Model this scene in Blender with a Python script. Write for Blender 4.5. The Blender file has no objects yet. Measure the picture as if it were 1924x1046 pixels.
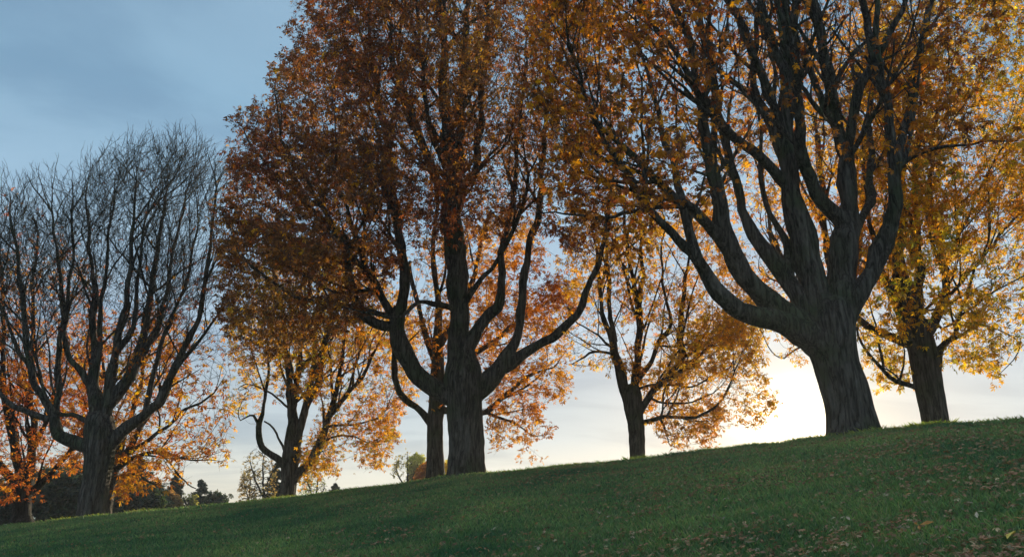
import bpy, math, random
import numpy as np
rng = np.random.default_rng(7); random.seed(7)
C = bpy.context.scene.collection
PI = math.pi
# ------------------------------------------------------------------ camera
F = 1498.0; PITCH = math.radians(16.0)
cP, sP = math.cos(PITCH), math.sin(PITCH)
cam = bpy.data.cameras.new('camera'); camo = bpy.data.objects.new('camera', cam); C.objects.link(camo)
cam.sensor_width = 36.0; cam.lens = 36.0*F/1924.0; cam.clip_start = 0.05; cam.clip_end = 6000
camo.location = (0, 0, 0); camo.rotation_euler = (math.radians(90)+PITCH, 0, 0)
bpy.context.scene.camera = camo

def dirpx(px, py):
    x = (np.asarray(px, float)-962)/F; y = (523-np.asarray(py, float))/F
    return np.stack([x, cP-y*sP, sP+y*cP], -1)
def at(px, py, Y):
    d = dirpx(px, py); t = np.asarray(Y, float)/d[..., 1]
    return d*t[..., None]
def proj(P):
    f = P[..., 1]*cP+P[..., 2]*sP; u = -P[..., 1]*sP+P[..., 2]*cP
    f = np.maximum(f, .1)
    return 962+F*P[..., 0]/f, 523-F*u/f, f

# ------------------------------------------------------------------ light
sd = dirpx(1492, 806); sd /= np.linalg.norm(sd)
SUN_EL = math.asin(sd[2]); SUN_AZ = math.atan2(sd[0], sd[1])
sl = bpy.data.lights.new('sun', 'SUN'); so = bpy.data.objects.new('sun', sl); C.objects.link(so)
sl.energy = 5.0; sl.angle = math.radians(0.6); sl.color = (1.0, .84, .58)
from mathutils import Vector
so.rotation_euler = Vector((-sd[0], -sd[1], -sd[2])).to_track_quat('-Z', 'Y').to_euler()
sc = bpy.context.scene
sc.view_settings.view_transform = 'Standard'; sc.view_settings.look = 'None'
sc.view_settings.exposure = 0.3; sc.view_settings.gamma = 1.0
sc.cycles.max_bounces = 8; sc.cycles.diffuse_bounces = 3; sc.cycles.transmission_bounces = 6
w = bpy.data.worlds.new('World'); sc.world = w; w.use_nodes = True
nt = w.node_tree; N = nt.nodes; L = nt.links; N.clear()
def nd(t, **k):
    n = N.new(t)
    for a, b in k.items(): setattr(n, a, b)
    return n
def val(n, i, v): n.inputs[i].default_value = v
def math_(op, a, b=None, clamp=False):
    n = nd('ShaderNodeMath', operation=op, use_clamp=clamp)
    for i, v in enumerate((a, b)):
        if v is None: continue
        if isinstance(v, (int, float)): n.inputs[i].default_value = v
        else: L.new(v, n.inputs[i])
    return n.outputs[0]
def mixc(f, a, b, mode='MIX'):
    n = nd('ShaderNodeMix', data_type='RGBA', blend_type=mode)
    for i, v in ((0, f), (6, a), (7, b)):
        if isinstance(v, (int, float)): n.inputs[i].default_value = v
        elif isinstance(v, tuple): n.inputs[i].default_value = v
        else: L.new(v, n.inputs[i])
    return n.outputs[2]
def ramp(f, stops):
    n = nd('ShaderNodeValToRGB'); e = n.color_ramp.elements
    while len(e) < len(stops): e.new(.5)
    for q, (p, c) in zip(e, stops): q.position = p; q.color = (*c, 1) if len(c) == 3 else c
    L.new(f, n.inputs[0]); return n.outputs[0]
tc = nd('ShaderNodeTexCoord'); sep = nd('ShaderNodeSeparateXYZ'); L.new(tc.outputs['Generated'], sep.inputs[0])
sky = nd('ShaderNodeTexSky', sky_type='NISHITA', sun_disc=False, sun_elevation=SUN_EL, sun_rotation=SUN_AZ,
         altitude=50, air_density=1.0, dust_density=1.5, ozone_density=1.5)
skyc = mixc(1.0, sky.outputs[0], (.10, .10, .10, 1), 'MULTIPLY')
el = math_('MAXIMUM', sep.outputs[2], 0.0)
# thin high cloud veil: its colour follows height above the horizon
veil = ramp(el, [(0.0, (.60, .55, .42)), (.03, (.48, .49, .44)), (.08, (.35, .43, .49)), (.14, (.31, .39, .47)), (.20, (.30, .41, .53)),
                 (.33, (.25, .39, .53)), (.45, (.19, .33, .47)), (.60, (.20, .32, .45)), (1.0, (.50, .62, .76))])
# streaky clouds, flattened by perspective onto a high layer
den = math_('ADD', el, .12)
cx = math_('DIVIDE', sep.outputs[0], den); cy = math_('DIVIDE', sep.outputs[1], den)
comb = nd('ShaderNodeCombineXYZ'); L.new(math_('MULTIPLY', cx, .6), comb.inputs[0]); L.new(cy, comb.inputs[1])
no = nd('ShaderNodeTexNoise'); L.new(comb.outputs[0], no.inputs[0]); val(no, 'Scale', 1.5); val(no, 'Detail', 6.0); val(no, 'Roughness', .52); val(no, 'Distortion', .6)
cl = ramp(no.outputs[0], [(.40, (0, 0, 0)), (.60, (1, 1, 1))])
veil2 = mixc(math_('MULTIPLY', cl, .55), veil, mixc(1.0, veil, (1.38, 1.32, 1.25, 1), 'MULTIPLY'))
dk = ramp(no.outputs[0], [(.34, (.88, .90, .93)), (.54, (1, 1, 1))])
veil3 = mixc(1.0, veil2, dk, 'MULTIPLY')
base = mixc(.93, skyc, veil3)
# bright haze around the low sun
dt = nd('ShaderNodeVectorMath', operation='DOT_PRODUCT'); L.new(tc.outputs['Generated'], dt.inputs[0]); dt.inputs[1].default_value = tuple(sd)
d0 = math_('MAXIMUM', dt.outputs['Value'], 0.0)
g1 = math_('POWER', d0, 900.0); g2 = math_('POWER', d0, 130.0); g3 = math_('POWER', d0, 4.0)
def scl(f, c):
    n = nd('ShaderNodeVectorMath', operation='SCALE'); n.inputs[0].default_value = c; L.new(f, n.inputs['Scale']); return n.outputs[0]
def addv(a, b):
    n = nd('ShaderNodeVectorMath', operation='ADD'); L.new(a, n.inputs[0]); L.new(b, n.inputs[1]); return n.outputs[0]
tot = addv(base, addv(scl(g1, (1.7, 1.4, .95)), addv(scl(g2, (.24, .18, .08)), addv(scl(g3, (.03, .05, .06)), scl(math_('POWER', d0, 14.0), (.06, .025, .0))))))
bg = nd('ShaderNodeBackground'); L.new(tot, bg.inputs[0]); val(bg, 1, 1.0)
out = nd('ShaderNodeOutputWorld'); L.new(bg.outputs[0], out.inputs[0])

# ------------------------------------------------------------------ helpers
def tag(o, label=None, cat=None, group=None, kind=None):
    if label: o['label'] = label
    if cat: o['category'] = cat
    if group: o['group'] = group
    if kind: o['kind'] = kind
    return o
def empty(name, loc):
    o = bpy.data.objects.new(name, None); C.objects.link(o); o.location = tuple(float(v) for v in loc); o.empty_display_size = .3
    return o
def mesh_obj(name, V, Fc, mat, parent=None, origin=(0, 0, 0), smooth=True, fattr=None):
    """V (n,3) float, Fc (m,k) int of one polygon size"""
    V = np.ascontiguousarray(np.asarray(V, np.float32)-np.asarray(origin, np.float32)); Fc = np.ascontiguousarray(Fc, np.int32)
    me = bpy.data.meshes.new(name); m, k = Fc.shape
    me.vertices.add(len(V)); me.vertices.foreach_set('co', V.ravel())
    me.loops.add(m*k); me.loops.foreach_set('vertex_index', Fc.ravel())
    me.polygons.add(m); me.polygons.foreach_set('loop_start', np.arange(0, m*k, k, dtype=np.int32))
    me.polygons.foreach_set('use_smooth', np.full(m, smooth))
    if fattr is not None:
        a = me.attributes.new('tone', 'FLOAT_VECTOR', 'FACE'); a.data.foreach_set('vector', np.ascontiguousarray(fattr, np.float32).ravel())
    me.update(calc_edges=True); me.materials.append(mat)
    o = bpy.data.objects.new(name, me); C.objects.link(o)
    if parent is not None: o.parent = parent
    else: o.location = origin
    return o
def newmat(name):
    global N, L, nt
    m = bpy.data.materials.new(name); m.use_nodes = True; nt = m.node_tree; N = nt.nodes; L = nt.links; N.clear()
    return m, nd('ShaderNodeOutputMaterial')
def pnoise(P, s, seed=0):
    """cheap smooth 3-D pseudo noise, about -1..1"""
    r = np.random.default_rng(seed); v = np.zeros(len(P))
    for i in range(7):
        k = r.normal(size=3); k /= np.linalg.norm(k); v += np.sin(P@k*s*(.7+.25*i)+r.uniform(0, 6.28))
    return v/3.2
def unit(v): return v/np.maximum(np.linalg.norm(v, axis=-1, keepdims=True), 1e-9)

# ------------------------------------------------------------------ materials
def bark_mat(name, c1, c2, moss, scale=1.0):
    m, o = newmat(name); tcn = nd('ShaderNodeTexCoord')
    mp = nd('ShaderNodeMapping'); L.new(tcn.outputs['Object'], mp.inputs[0]); mp.inputs['Scale'].default_value = (9*scale, 9*scale, 1.6*scale)
    n1 = nd('ShaderNodeTexNoise'); L.new(mp.outputs[0], n1.inputs[0]); val(n1, 'Scale', 1.6); val(n1, 'Detail', 8.0); val(n1, 'Roughness', .62)
    n2 = nd('ShaderNodeTexNoise'); L.new(tcn.outputs['Object'], n2.inputs[0]); val(n2, 'Scale', 1.1); val(n2, 'Detail', 5.0)
    vo = nd('ShaderNodeTexVoronoi', feature='DISTANCE_TO_EDGE'); mp2 = nd('ShaderNodeMapping'); L.new(tcn.outputs['Object'], mp2.inputs[0]); mp2.inputs['Scale'].default_value = (11, 11, 1.7)
    L.new(mp2.outputs[0], vo.inputs[0]); val(vo, 'Scale', 1.0); L.new(mixc(.12, mp2.outputs[0], n2.outputs[1], 'ADD'), vo.inputs[0])
    col = mixc(ramp(n1.outputs[0], [(.35, (0, 0, 0)), (.68, (1, 1, 1))]), (*c1, 1), (*c2, 1))
    col = mixc(ramp(n2.outputs[0], [(.48, (0, 0, 0)), (.66, (1, 1, 1))]), col, (*moss, 1))
    mp3 = nd('ShaderNodeMapping'); L.new(tcn.outputs['Object'], mp3.inputs[0]); mp3.inputs['Scale'].default_value = (7, 7, .8)
    n3 = nd('ShaderNodeTexNoise'); L.new(mp3.outputs[0], n3.inputs[0]); val(n3, 'Scale', 1.0); val(n3, 'Detail', 7.0); val(n3, 'Roughness', .6); val(n3, 'Distortion', .5)
    fis = math_('ABSOLUTE', math_('SUBTRACT', n3.outputs[0], .5))
    col = mixc(ramp(fis, [(0.0, (.75, .75, .75)), (.05, (0, 0, 0))]), col, (.022, .018, .015, 1))
    b = nd('ShaderNodeBsdfPrincipled'); L.new(col, b.inputs['Base Color']); val(b, 'Roughness', .92); val(b, 'Specular IOR Level', .25)
    h = math_('ADD', math_('MULTIPLY', n1.outputs[0], 1.0), math_('ADD', math_('MULTIPLY', math_('MINIMUM', vo.outputs[0], .25), .5), math_('MULTIPLY', math_('MINIMUM', fis, .08), 9.0)))
    bp = nd('ShaderNodeBump'); L.new(h, bp.inputs['Height']); val(bp, 'Strength', 1.0); val(bp, 'Distance', .09)
    L.new(bp.outputs[0], b.inputs['Normal']); L.new(b.outputs[0], o.inputs[0]); return m
def leaf_mat(name, trans=.5, gain=(1.35, 1.15, .8)):
    m, o = newmat(name); a = nd('ShaderNodeAttribute', attribute_name='tone')
    tcn = nd('ShaderNodeTexCoord'); n = nd('ShaderNodeTexNoise'); L.new(tcn.outputs['Object'], n.inputs[0]); val(n, 'Scale', 18.0); val(n, 'Detail', 2.0)
    c = mixc(1.0, a.outputs['Vector'], ramp(n.outputs[0], [(.3, (.72, .72, .72)), (.7, (1.2, 1.2, 1.2))]), 'MULTIPLY')
    d = nd('ShaderNodeBsdfDiffuse'); L.new(c, d.inputs[0])
    t = nd('ShaderNodeBsdfTranslucent'); L.new(mixc(1.0, c, (*gain, 1), 'MULTIPLY'), t.inputs[0])
    mx = nd('ShaderNodeMixShader'); val(mx, 0, trans); L.new(d.outputs[0], mx.inputs[1]); L.new(t.outputs[0], mx.inputs[2])
    g = nd('ShaderNodeBsdfGlossy'); val(g, 'Roughness', .45); g.inputs[0].default_value = (.8, .8, .8, 1)
    m2 = nd('ShaderNodeMixShader'); val(m2, 0, .035); L.new(mx.outputs[0], m2.inputs[1]); L.new(g.outputs[0], m2.inputs[2])
    L.new(m2.outputs[0], o.inputs[0]); return m
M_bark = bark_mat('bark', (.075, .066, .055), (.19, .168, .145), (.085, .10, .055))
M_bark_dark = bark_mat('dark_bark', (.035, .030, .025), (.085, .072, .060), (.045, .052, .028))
M_leaf = leaf_mat('autumn_leaf', .6, (1.7, 1.55, .9))
M_needle = leaf_mat('needle', .2, (1.2, 1.3, .8))
M_litter = leaf_mat('fallen_leaf', .15)
M_blade = leaf_mat('grass_blade', .45, (1.7, 1.7, .9))

# ------------------------------------------------------------------ terrain
_cp = [(-100, 1003), (0, 988), (170, 971), (300, 956), (430, 945), (550, 933), (700, 914), (850, 893), (1000, 879), (1200, 861),
       (1350, 843), (1500, 825), (1600, 816), (1750, 799), (1924, 787), (2050, 778)]
_rc = [33, 31, 29, 28.3, 27.8, 27, 25.5, 24, 22.8, 21, 19.6, 18.2, 17.3, 16.6, 16.2, 16.1]
def _azel(px, py):
    d = dirpx(px, py); return math.degrees(math.atan2(d[0], d[1])), math.degrees(math.atan2(d[2], math.hypot(d[0], d[1])))
_az = []; _el = []
_cp = [(x_, y_+125./r_) for (x_, y_), r_ in zip(_cp, _rc)]      # leave room for the height of the grass
for p in _cp:
    a, e = _azel(*p); _az.append(a); _el.append(e)
AZ = np.array([-180, -110, -60]+_az+[60, 110, 180]); EL = np.array([-7, -5, -3.2]+_el+[_el[-1]+1.0, 2, -7]); RC = np.array([24, 34, 36]+_rc+[16, 18, 24])
_f = np.linspace(-180, 180, 1441); _k = np.exp(-np.linspace(-2, 2, 9)**2); _k /= _k.sum()
def _sm(v):
    y = np.interp(_f, AZ, v); y = np.concatenate([y[-5:-1], y, y[1:5]]); return np.convolve(y, _k, 'valid')
_EL = _sm(EL); _RC = _sm(RC)
CAMH = 1.6
def crest(az): return np.interp(az, _f, _EL), np.interp(az, _f, _RC)
def ground(x, y):
    x = np.asarray(x, float); y = np.asarray(y, float)
    r = np.hypot(x, y); az = np.degrees(np.arctan2(x, y)); e, rc = crest(az); te = np.tan(np.radians(e)); zc = rc*te
    t = np.clip(r/rc, 0, 1)
    m0 = (zc+CAMH)*1.2; m1 = te*rc
    h = (2*t**3-3*t**2+1)*(-CAMH)+(t**3-2*t**2+t)*m0+(-2*t**3+3*t**2)*zc+(t**3-t**2)*m1
    d = np.maximum(r-rc, 0); si = -.035; Ls = 5.0
    zb = zc+si*d+(te-si)*Ls*(1-np.exp(-d/Ls))
    k = 1-np.exp(-d/110.); zb = zb*(1-k)+(-6.5)*k
    z = np.where(r > rc, zb, h)
    fade = np.clip((r-2)/4, 0, 1)
    return z+fade*(.018*np.sin(x*1.3+y*.7)*np.sin(y*1.1-x*.4)+.008*np.sin(x*3.1+1)*np.sin(y*2.7))
rs = np.concatenate([np.linspace(.4, 44, 190), np.geomspace(45, 700, 50)]); th = np.concatenate([np.linspace(-40, 40, 400), np.linspace(42, 318, 100)])
T, R_ = np.meshgrid(np.radians(th), rs); X = R_*np.sin(T); Y = R_*np.cos(T); Z = ground(X, Y)
nT = len(th); nR = len(rs); V = np.stack([X.ravel(), Y.ravel(), Z.ravel()], 1)
i, j = np.meshgrid(np.arange(nR-1), np.arange(nT), indexing='ij'); j2 = (j+1) % nT
Fc = np.stack([(i*nT+j), (i*nT+j2), ((i+1)*nT+j2), ((i+1)*nT+j)], -1).reshape(-1, 4)[:, ::-1]
V = np.vstack([V, [[0, 0, -CAMH]]]); cap = np.stack([np.full(nT, len(V)-1), (np.arange(nT)+1) % nT, np.arange(nT), np.arange(nT)], 1)
m, o = newmat('lawn_soil'); tcn = nd('ShaderNodeTexCoord')
n1 = nd('ShaderNodeTexNoise'); L.new(tcn.outputs['Object'], n1.inputs[0]); val(n1, 'Scale', .55); val(n1, 'Detail', 6.0); val(n1, 'Roughness', .6)
n2 = nd('ShaderNodeTexNoise'); L.new(tcn.outputs['Object'], n2.inputs[0]); val(n2, 'Scale', 28.0); val(n2, 'Detail', 5.0); val(n2, 'Roughness', .7)
c = mixc(ramp(n1.outputs[0], [(.35, (0, 0, 0)), (.65, (1, 1, 1))]), (.040, .110, .040, 1), (.060, .115, .045, 1))
c = mixc(1.0, c, ramp(n2.outputs[0], [(.3, (.5, .5, .5)), (.7, (1.4, 1.4, 1.4))]), 'MULTIPLY')
b = nd('ShaderNodeBsdfPrincipled'); L.new(c, b.inputs['Base Color']); val(b, 'Roughness', 1.0); val(b, 'Specular IOR Level', .1)
bp = nd('ShaderNodeBump'); L.new(n2.outputs[0], bp.inputs['Height']); val(bp, 'Strength', .8); val(bp, 'Distance', .05); L.new(bp.outputs[0], b.inputs['Normal'])
L.new(b.outputs[0], o.inputs[0]); M_ground = m
g = mesh_obj('ground', V, Fc, M_ground); tag(g, 'grassy bank rising to a crest under the chestnut trees', 'ground', kind='structure')

# ------------------------------------------------------------------ tubes
def tubes(chains, pos, rad, caps=True):
    """chains: lists of node ids (first may be the parent). returns V, F (quads)"""
    Vs = []; Fs = []; off = 0
    groups = {}
    for ch in chains:
        if len(ch) < 2: continue
        r = rad[ch[1]]
        s = 3 if r < .012 else 5 if r < .03 else 8 if r < .08 else 18
        groups.setdefault(s, []).append(ch)
    for s, chs in groups.items():
        idx = np.concatenate(chs); ln = np.array([len(c) for c in chs]); st = np.concatenate([[0], np.cumsum(ln)[:-1]])
        P = pos[idx]; R = rad[idx].copy(); R[st] = np.minimum(R[st], R[st+1]*1.35)
        T = np.zeros_like(P); T[1:-1] = P[2:]-P[:-2]; T[st] = P[st+1]-P[st]; en = st+ln-1; T[en] = P[en]-P[en-1]; T = unit(T)
        cd = unit(P[en]-P[st]); ax = np.eye(3)[np.argmin(np.abs(cd), 1)]; ref = np.repeat(ax, ln, 0)
        U = unit(np.cross(T, ref)); W = np.cross(T, U)
        a = np.arange(s)*2*PI/s; ca = np.cos(a)[None, :, None]; sa = np.sin(a)[None, :, None]
        rr = np.repeat(R[:, None], s, 1)
        if s >= 8:
            Q = (P[:, None]+rr[..., None]*(U[:, None]*ca+W[:, None]*sa)).reshape(-1, 3)
            rr = rr*(1+.03*pnoise(Q, 24., 6).reshape(-1, s)+.14*pnoise(Q, 3.0, 3).reshape(-1, s)+.06*pnoise(Q, 9., 4).reshape(-1, s))
        ring = P[:, None]+rr[..., None]*(U[:, None]*ca+W[:, None]*sa)
        Vs.append(ring.reshape(-1, 3))
        seg = np.ones(len(idx), bool); seg[en] = False; k = np.nonzero(seg)[0]
        a0 = k[:, None]*s+np.arange(s)[None]; a1 = k[:, None]*s+(np.arange(s)+1)[None] % s
        Fs.append(np.stack([a0, a1, a1+s, a0+s], -1).reshape(-1, 4)+off); off += len(idx)*s
    return np.vstack(Vs), np.vstack(Fs)

def trunk_mesh(rows, D, gz, sides=44, flute=.05, seed=1):
    """rows: (y, xl, xr) in photo px at plane D; returns V,F and the axis nodes"""
    rows = sorted(rows, key=lambda r: -r[0]); pts = []; rad = []
    for y, xl, xr in rows:
        p = at((xl+xr)/2, y, D); t = D/dirpx((xl+xr)/2, y)[1]
        pts.append(p); rad.append((xr-xl)/2*t/F)
    pts = np.array(pts); rad = np.array(rad)
    b = pts[0].copy(); dz = b[2]-(gz-.25)
    if dz > .02:
        s = (pts[1]-pts[0])/max(pts[1][2]-pts[0][2], .1); b = b-s*dz; pts = np.vstack([b, pts]); rad = np.concatenate([[rad[0]*1.12], rad])
    z = np.arange(pts[0][2], pts[-1][2], .07)
    P = np.stack([np.interp(z, pts[:, 2], pts[:, q]) for q in range(3)], 1); R = np.interp(z, pts[:, 2], rad)
    k = np.array([1, 2, 3, 2, 1.])/9
    for q in (0, 1): P[:, q] = np.convolve(np.pad(P[:, q], 2, 'edge'), k, 'valid')
    R = np.convolve(np.pad(R, 2, 'edge'), k, 'valid')
    a = np.arange(sides)*2*PI/sides; r_ = np.random.default_rng(seed); ph = r_.uniform(0, 6.28, 6)
    A, ZZ = np.meshgrid(a, z); hb = np.exp(-(ZZ-gz)/.45)
    fl = np.abs(np.sin(2.5*A+ph[0]+.12*np.sin(ZZ*1.3)))**.6*.6+.4*np.abs(np.sin(4.5*A+ph[1]+.2*np.sin(ZZ*.9+ph[2])))
    fine = .5*np.sin(13*A+ph[3]+.9*np.sin(ZZ*2.1))+.5*np.sin(19*A+ph[4]+1.2*np.sin(ZZ*1.7+1))
    k2 = .97+flute*2.2*(fl-.75)+.018*fine+.16*np.clip(hb, 0, 1.3)*(.35+np.sin(3*A+ph[5])*.6+.4*np.sin(5*A+ph[1]))
    Rr = R[:, None]*k2
    V = np.stack([P[:, 0][:, None]+Rr*np.cos(A), P[:, 1][:, None]+Rr*np.sin(A), ZZ], -1).reshape(-1, 3)
    V[:, :2] += (.012*pnoise(V*np.array([1, 1, .5]), 16, seed))[:, None]
    n = len(z); i, j = np.meshgrid(np.arange(n-1), np.arange(sides), indexing='ij'); j2 = (j+1) % sides
    Fq = np.stack([i*sides+j, i*sides+j2, (i+1)*sides+j2, (i+1)*sides+j], -1).reshape(-1, 4)
    # dome over the top so no hole shows between limbs
    tv = []; last = V[-sides:]; cen = last.mean(0); base0 = (n-1)*sides; nn = n
    for q, (s, h) in enumerate(((.82, .12), (.5, .22), (.12, .27))):
        V = np.vstack([V, cen+(last-cen)*np.array([s, s, 0])+np.array([0, 0, h*R[-1]*2])])
        jj = np.arange(sides); j3 = (jj+1) % sides; b0 = (nn-1)*sides
        Fq = np.vstack([Fq, np.stack([b0+jj, b0+j3, b0+sides+j3, b0+sides+jj], 1)]); nn += 1
    return V, Fq, P[::3], R[::3]

# ------------------------------------------------------------------ leaves
def leaves(Cn, size, pal, wts, lets=5, droop=.35, hang=.5, up=None, r_=None, wid=.30, tone_noise=.35, tint=None):
    """palmate leaves at points Cn; one quad per leaflet"""
    r_ = r_ or rng; n = len(Cn)
    f = r_.normal(size=(n, 3)); f[:, 2] = f[:, 2]*.6-hang; f = unit(f)
    if up is None: up = np.array([0, 0, 1.])
    nn = unit(np.cross(np.cross(f, up+r_.normal(size=(n, 3))*.55), f)); sd_ = np.cross(f, nn)
    S = size*r_.uniform(.6, 1.2, n)
    ang = np.linspace(-1.75, 1.75, lets); ln = 1-.42*np.abs(ang/1.75)**1.5
    a = ang[None]+r_.normal(size=(n, lets))*.12
    ld = f[:, None]*np.cos(a)[..., None]+sd_[:, None]*np.sin(a)[..., None]-nn[:, None]*(droop*r_.uniform(.2, 1.8, (n, 1, 1)))
    ld = unit(ld); Ll = (S[:, None]*ln[None]*r_.uniform(.85, 1.1, (n, lets)))[..., None]
    sw = unit(np.cross(ld, nn[:, None]+r_.normal(size=(n, lets, 3))*.35))*Ll*wid*.5
    B = Cn[:, None]; b0 = B+ld*Ll*.05; md = B+ld*Ll*.62+nn[:, None]*Ll*.05; tp = B+ld*Ll-nn[:, None]*Ll*.12
    V = np.stack([b0+sw*.12, md+sw, tp, md-sw], 2).reshape(-1, 3)
    Fq = np.arange(n*lets*4).reshape(-1, 4)
    pal = np.array(pal); k = r_.choice(len(pal), n, p=np.array(wts)/sum(wts)); k2 = r_.choice(len(pal), n, p=np.array(wts)/sum(wts))
    m_ = r_.uniform(0, .5, (n, 1)); col = pal[k]*(1-m_)+pal[k2]*m_
    col = col*(1+tone_noise*r_.uniform(-1, 1, (n, 1)))
    if tint is not None: col = col*tint
    return V, Fq, np.repeat(np.clip(col, 0.004, .9), lets, 0)

def in_poly(px, py, poly):
    poly = np.array(poly, float); x0, y0 = poly[:, 0], poly[:, 1]; x1, y1 = np.roll(x0, -1), np.roll(y0, -1)
    px = px[:, None]; py = py[:, None]
    c = ((y0 > py) != (y1 > py)) & (px < (x1-x0)*(py-y0)/(y1-y0+1e-9)+x0); ins = c.sum(1) % 2 == 1
    ex, ey = x1-x0, y1-y0; t = np.clip(((px-x0)*ex+(py-y0)*ey)/(ex*ex+ey*ey+1e-9), 0, 1)
    d = np.sqrt((px-x0-t*ex)**2+(py-y0-t*ey)**2).min(1)
    return ins, d

def sample_crown(poly, D, n, dep, dref, r_, shell=.55, back=1.0):
    poly = np.array(poly, float); out = []; got = 0
    lo, hi = poly.min(0), poly.max(0)
    while got < n:
        px = r_.uniform(lo[0], hi[0], 4000); py = r_.uniform(lo[1], hi[1], 4000)
        ins, d = in_poly(px, py, poly); px, py, d = px[ins], py[ins], d[ins]
        h = dep*np.sqrt(np.clip(1-(1-np.minimum(d/dref, 1))**2, .02, 1))
        u = r_.uniform(-1, 1, len(px)); s = np.sign(u); u = s*np.abs(u)**shell
        Yd = D+u*h*np.where(u > 0, back, 1.0)
        P = at(px, py, Yd); P = P[P[:, 2] > ground(P[:, 0], P[:, 1])+.5]
        out.append(P); got += len(P)
    return np.vstack(out)[:n]

def colonize(pos, par, A, di, dk, step, trop, r_, maxit=140, maxn=26000):
    pos = list(map(np.asarray, pos)); par = list(par); nch = np.zeros(maxn+3000, int)
    for p in par:
        if p >= 0: nch[p] += 1
    Pn = np.array(pos); nd_ = np.full(len(A), 1e9); ni = np.zeros(len(A), int)
    def upd(Q, i0):
        for s in range(0, len(Q), 400):
            q = Q[s:s+400]; d = ((A**2).sum(1)[:, None]+(q**2).sum(1)[None]-2*A@q.T); k = d.argmin(1); dm = d[np.arange(len(A)), k]
            b = dm < nd_; nd_[b] = dm[b]; ni[b] = k[b]+i0+s
    if len(A) == 0: return Pn, par
    upd(Pn, 0); alive = nd_ > dk*dk; A = A[alive]; nd_ = nd_[alive]; ni = ni[alive]
    for it in range(maxit):
        if len(A) == 0 or len(par) > maxn: break
        m = nd_ < di*di
        if not m.any(): di *= 1.4; continue
        ids, inv = np.unique(ni[m], return_inverse=True); dv = unit(A[m]-Pn[ni[m]])
        acc = np.zeros((len(ids), 3)); np.add.at(acc, inv, dv); acc = unit(acc)
        ok = nch[ids] < 3
        if not ok.any():
            A = A[~m]; nd_ = nd_[~m]; ni = ni[~m]; continue
        ids = ids[ok]; acc = acc[ok]
        pd = np.zeros((len(ids), 3)); pp = np.array(par)[ids]; h = pp >= 0; pd[h] = unit(Pn[ids[h]]-Pn[pp[h]])
        g = unit(acc+.85*pd+np.array([0, 0, trop])+r_.normal(size=acc.shape)*.13)
        Q = Pn[ids]+g*step; i0 = len(Pn); Pn = np.vstack([Pn, Q]); par.extend(ids.tolist()); nch[ids] += 1
        upd(Q, i0); alive = nd_ > dk*dk; A = A[alive]; nd_ = nd_[alive]; ni = ni[alive]
    return Pn, par

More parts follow.
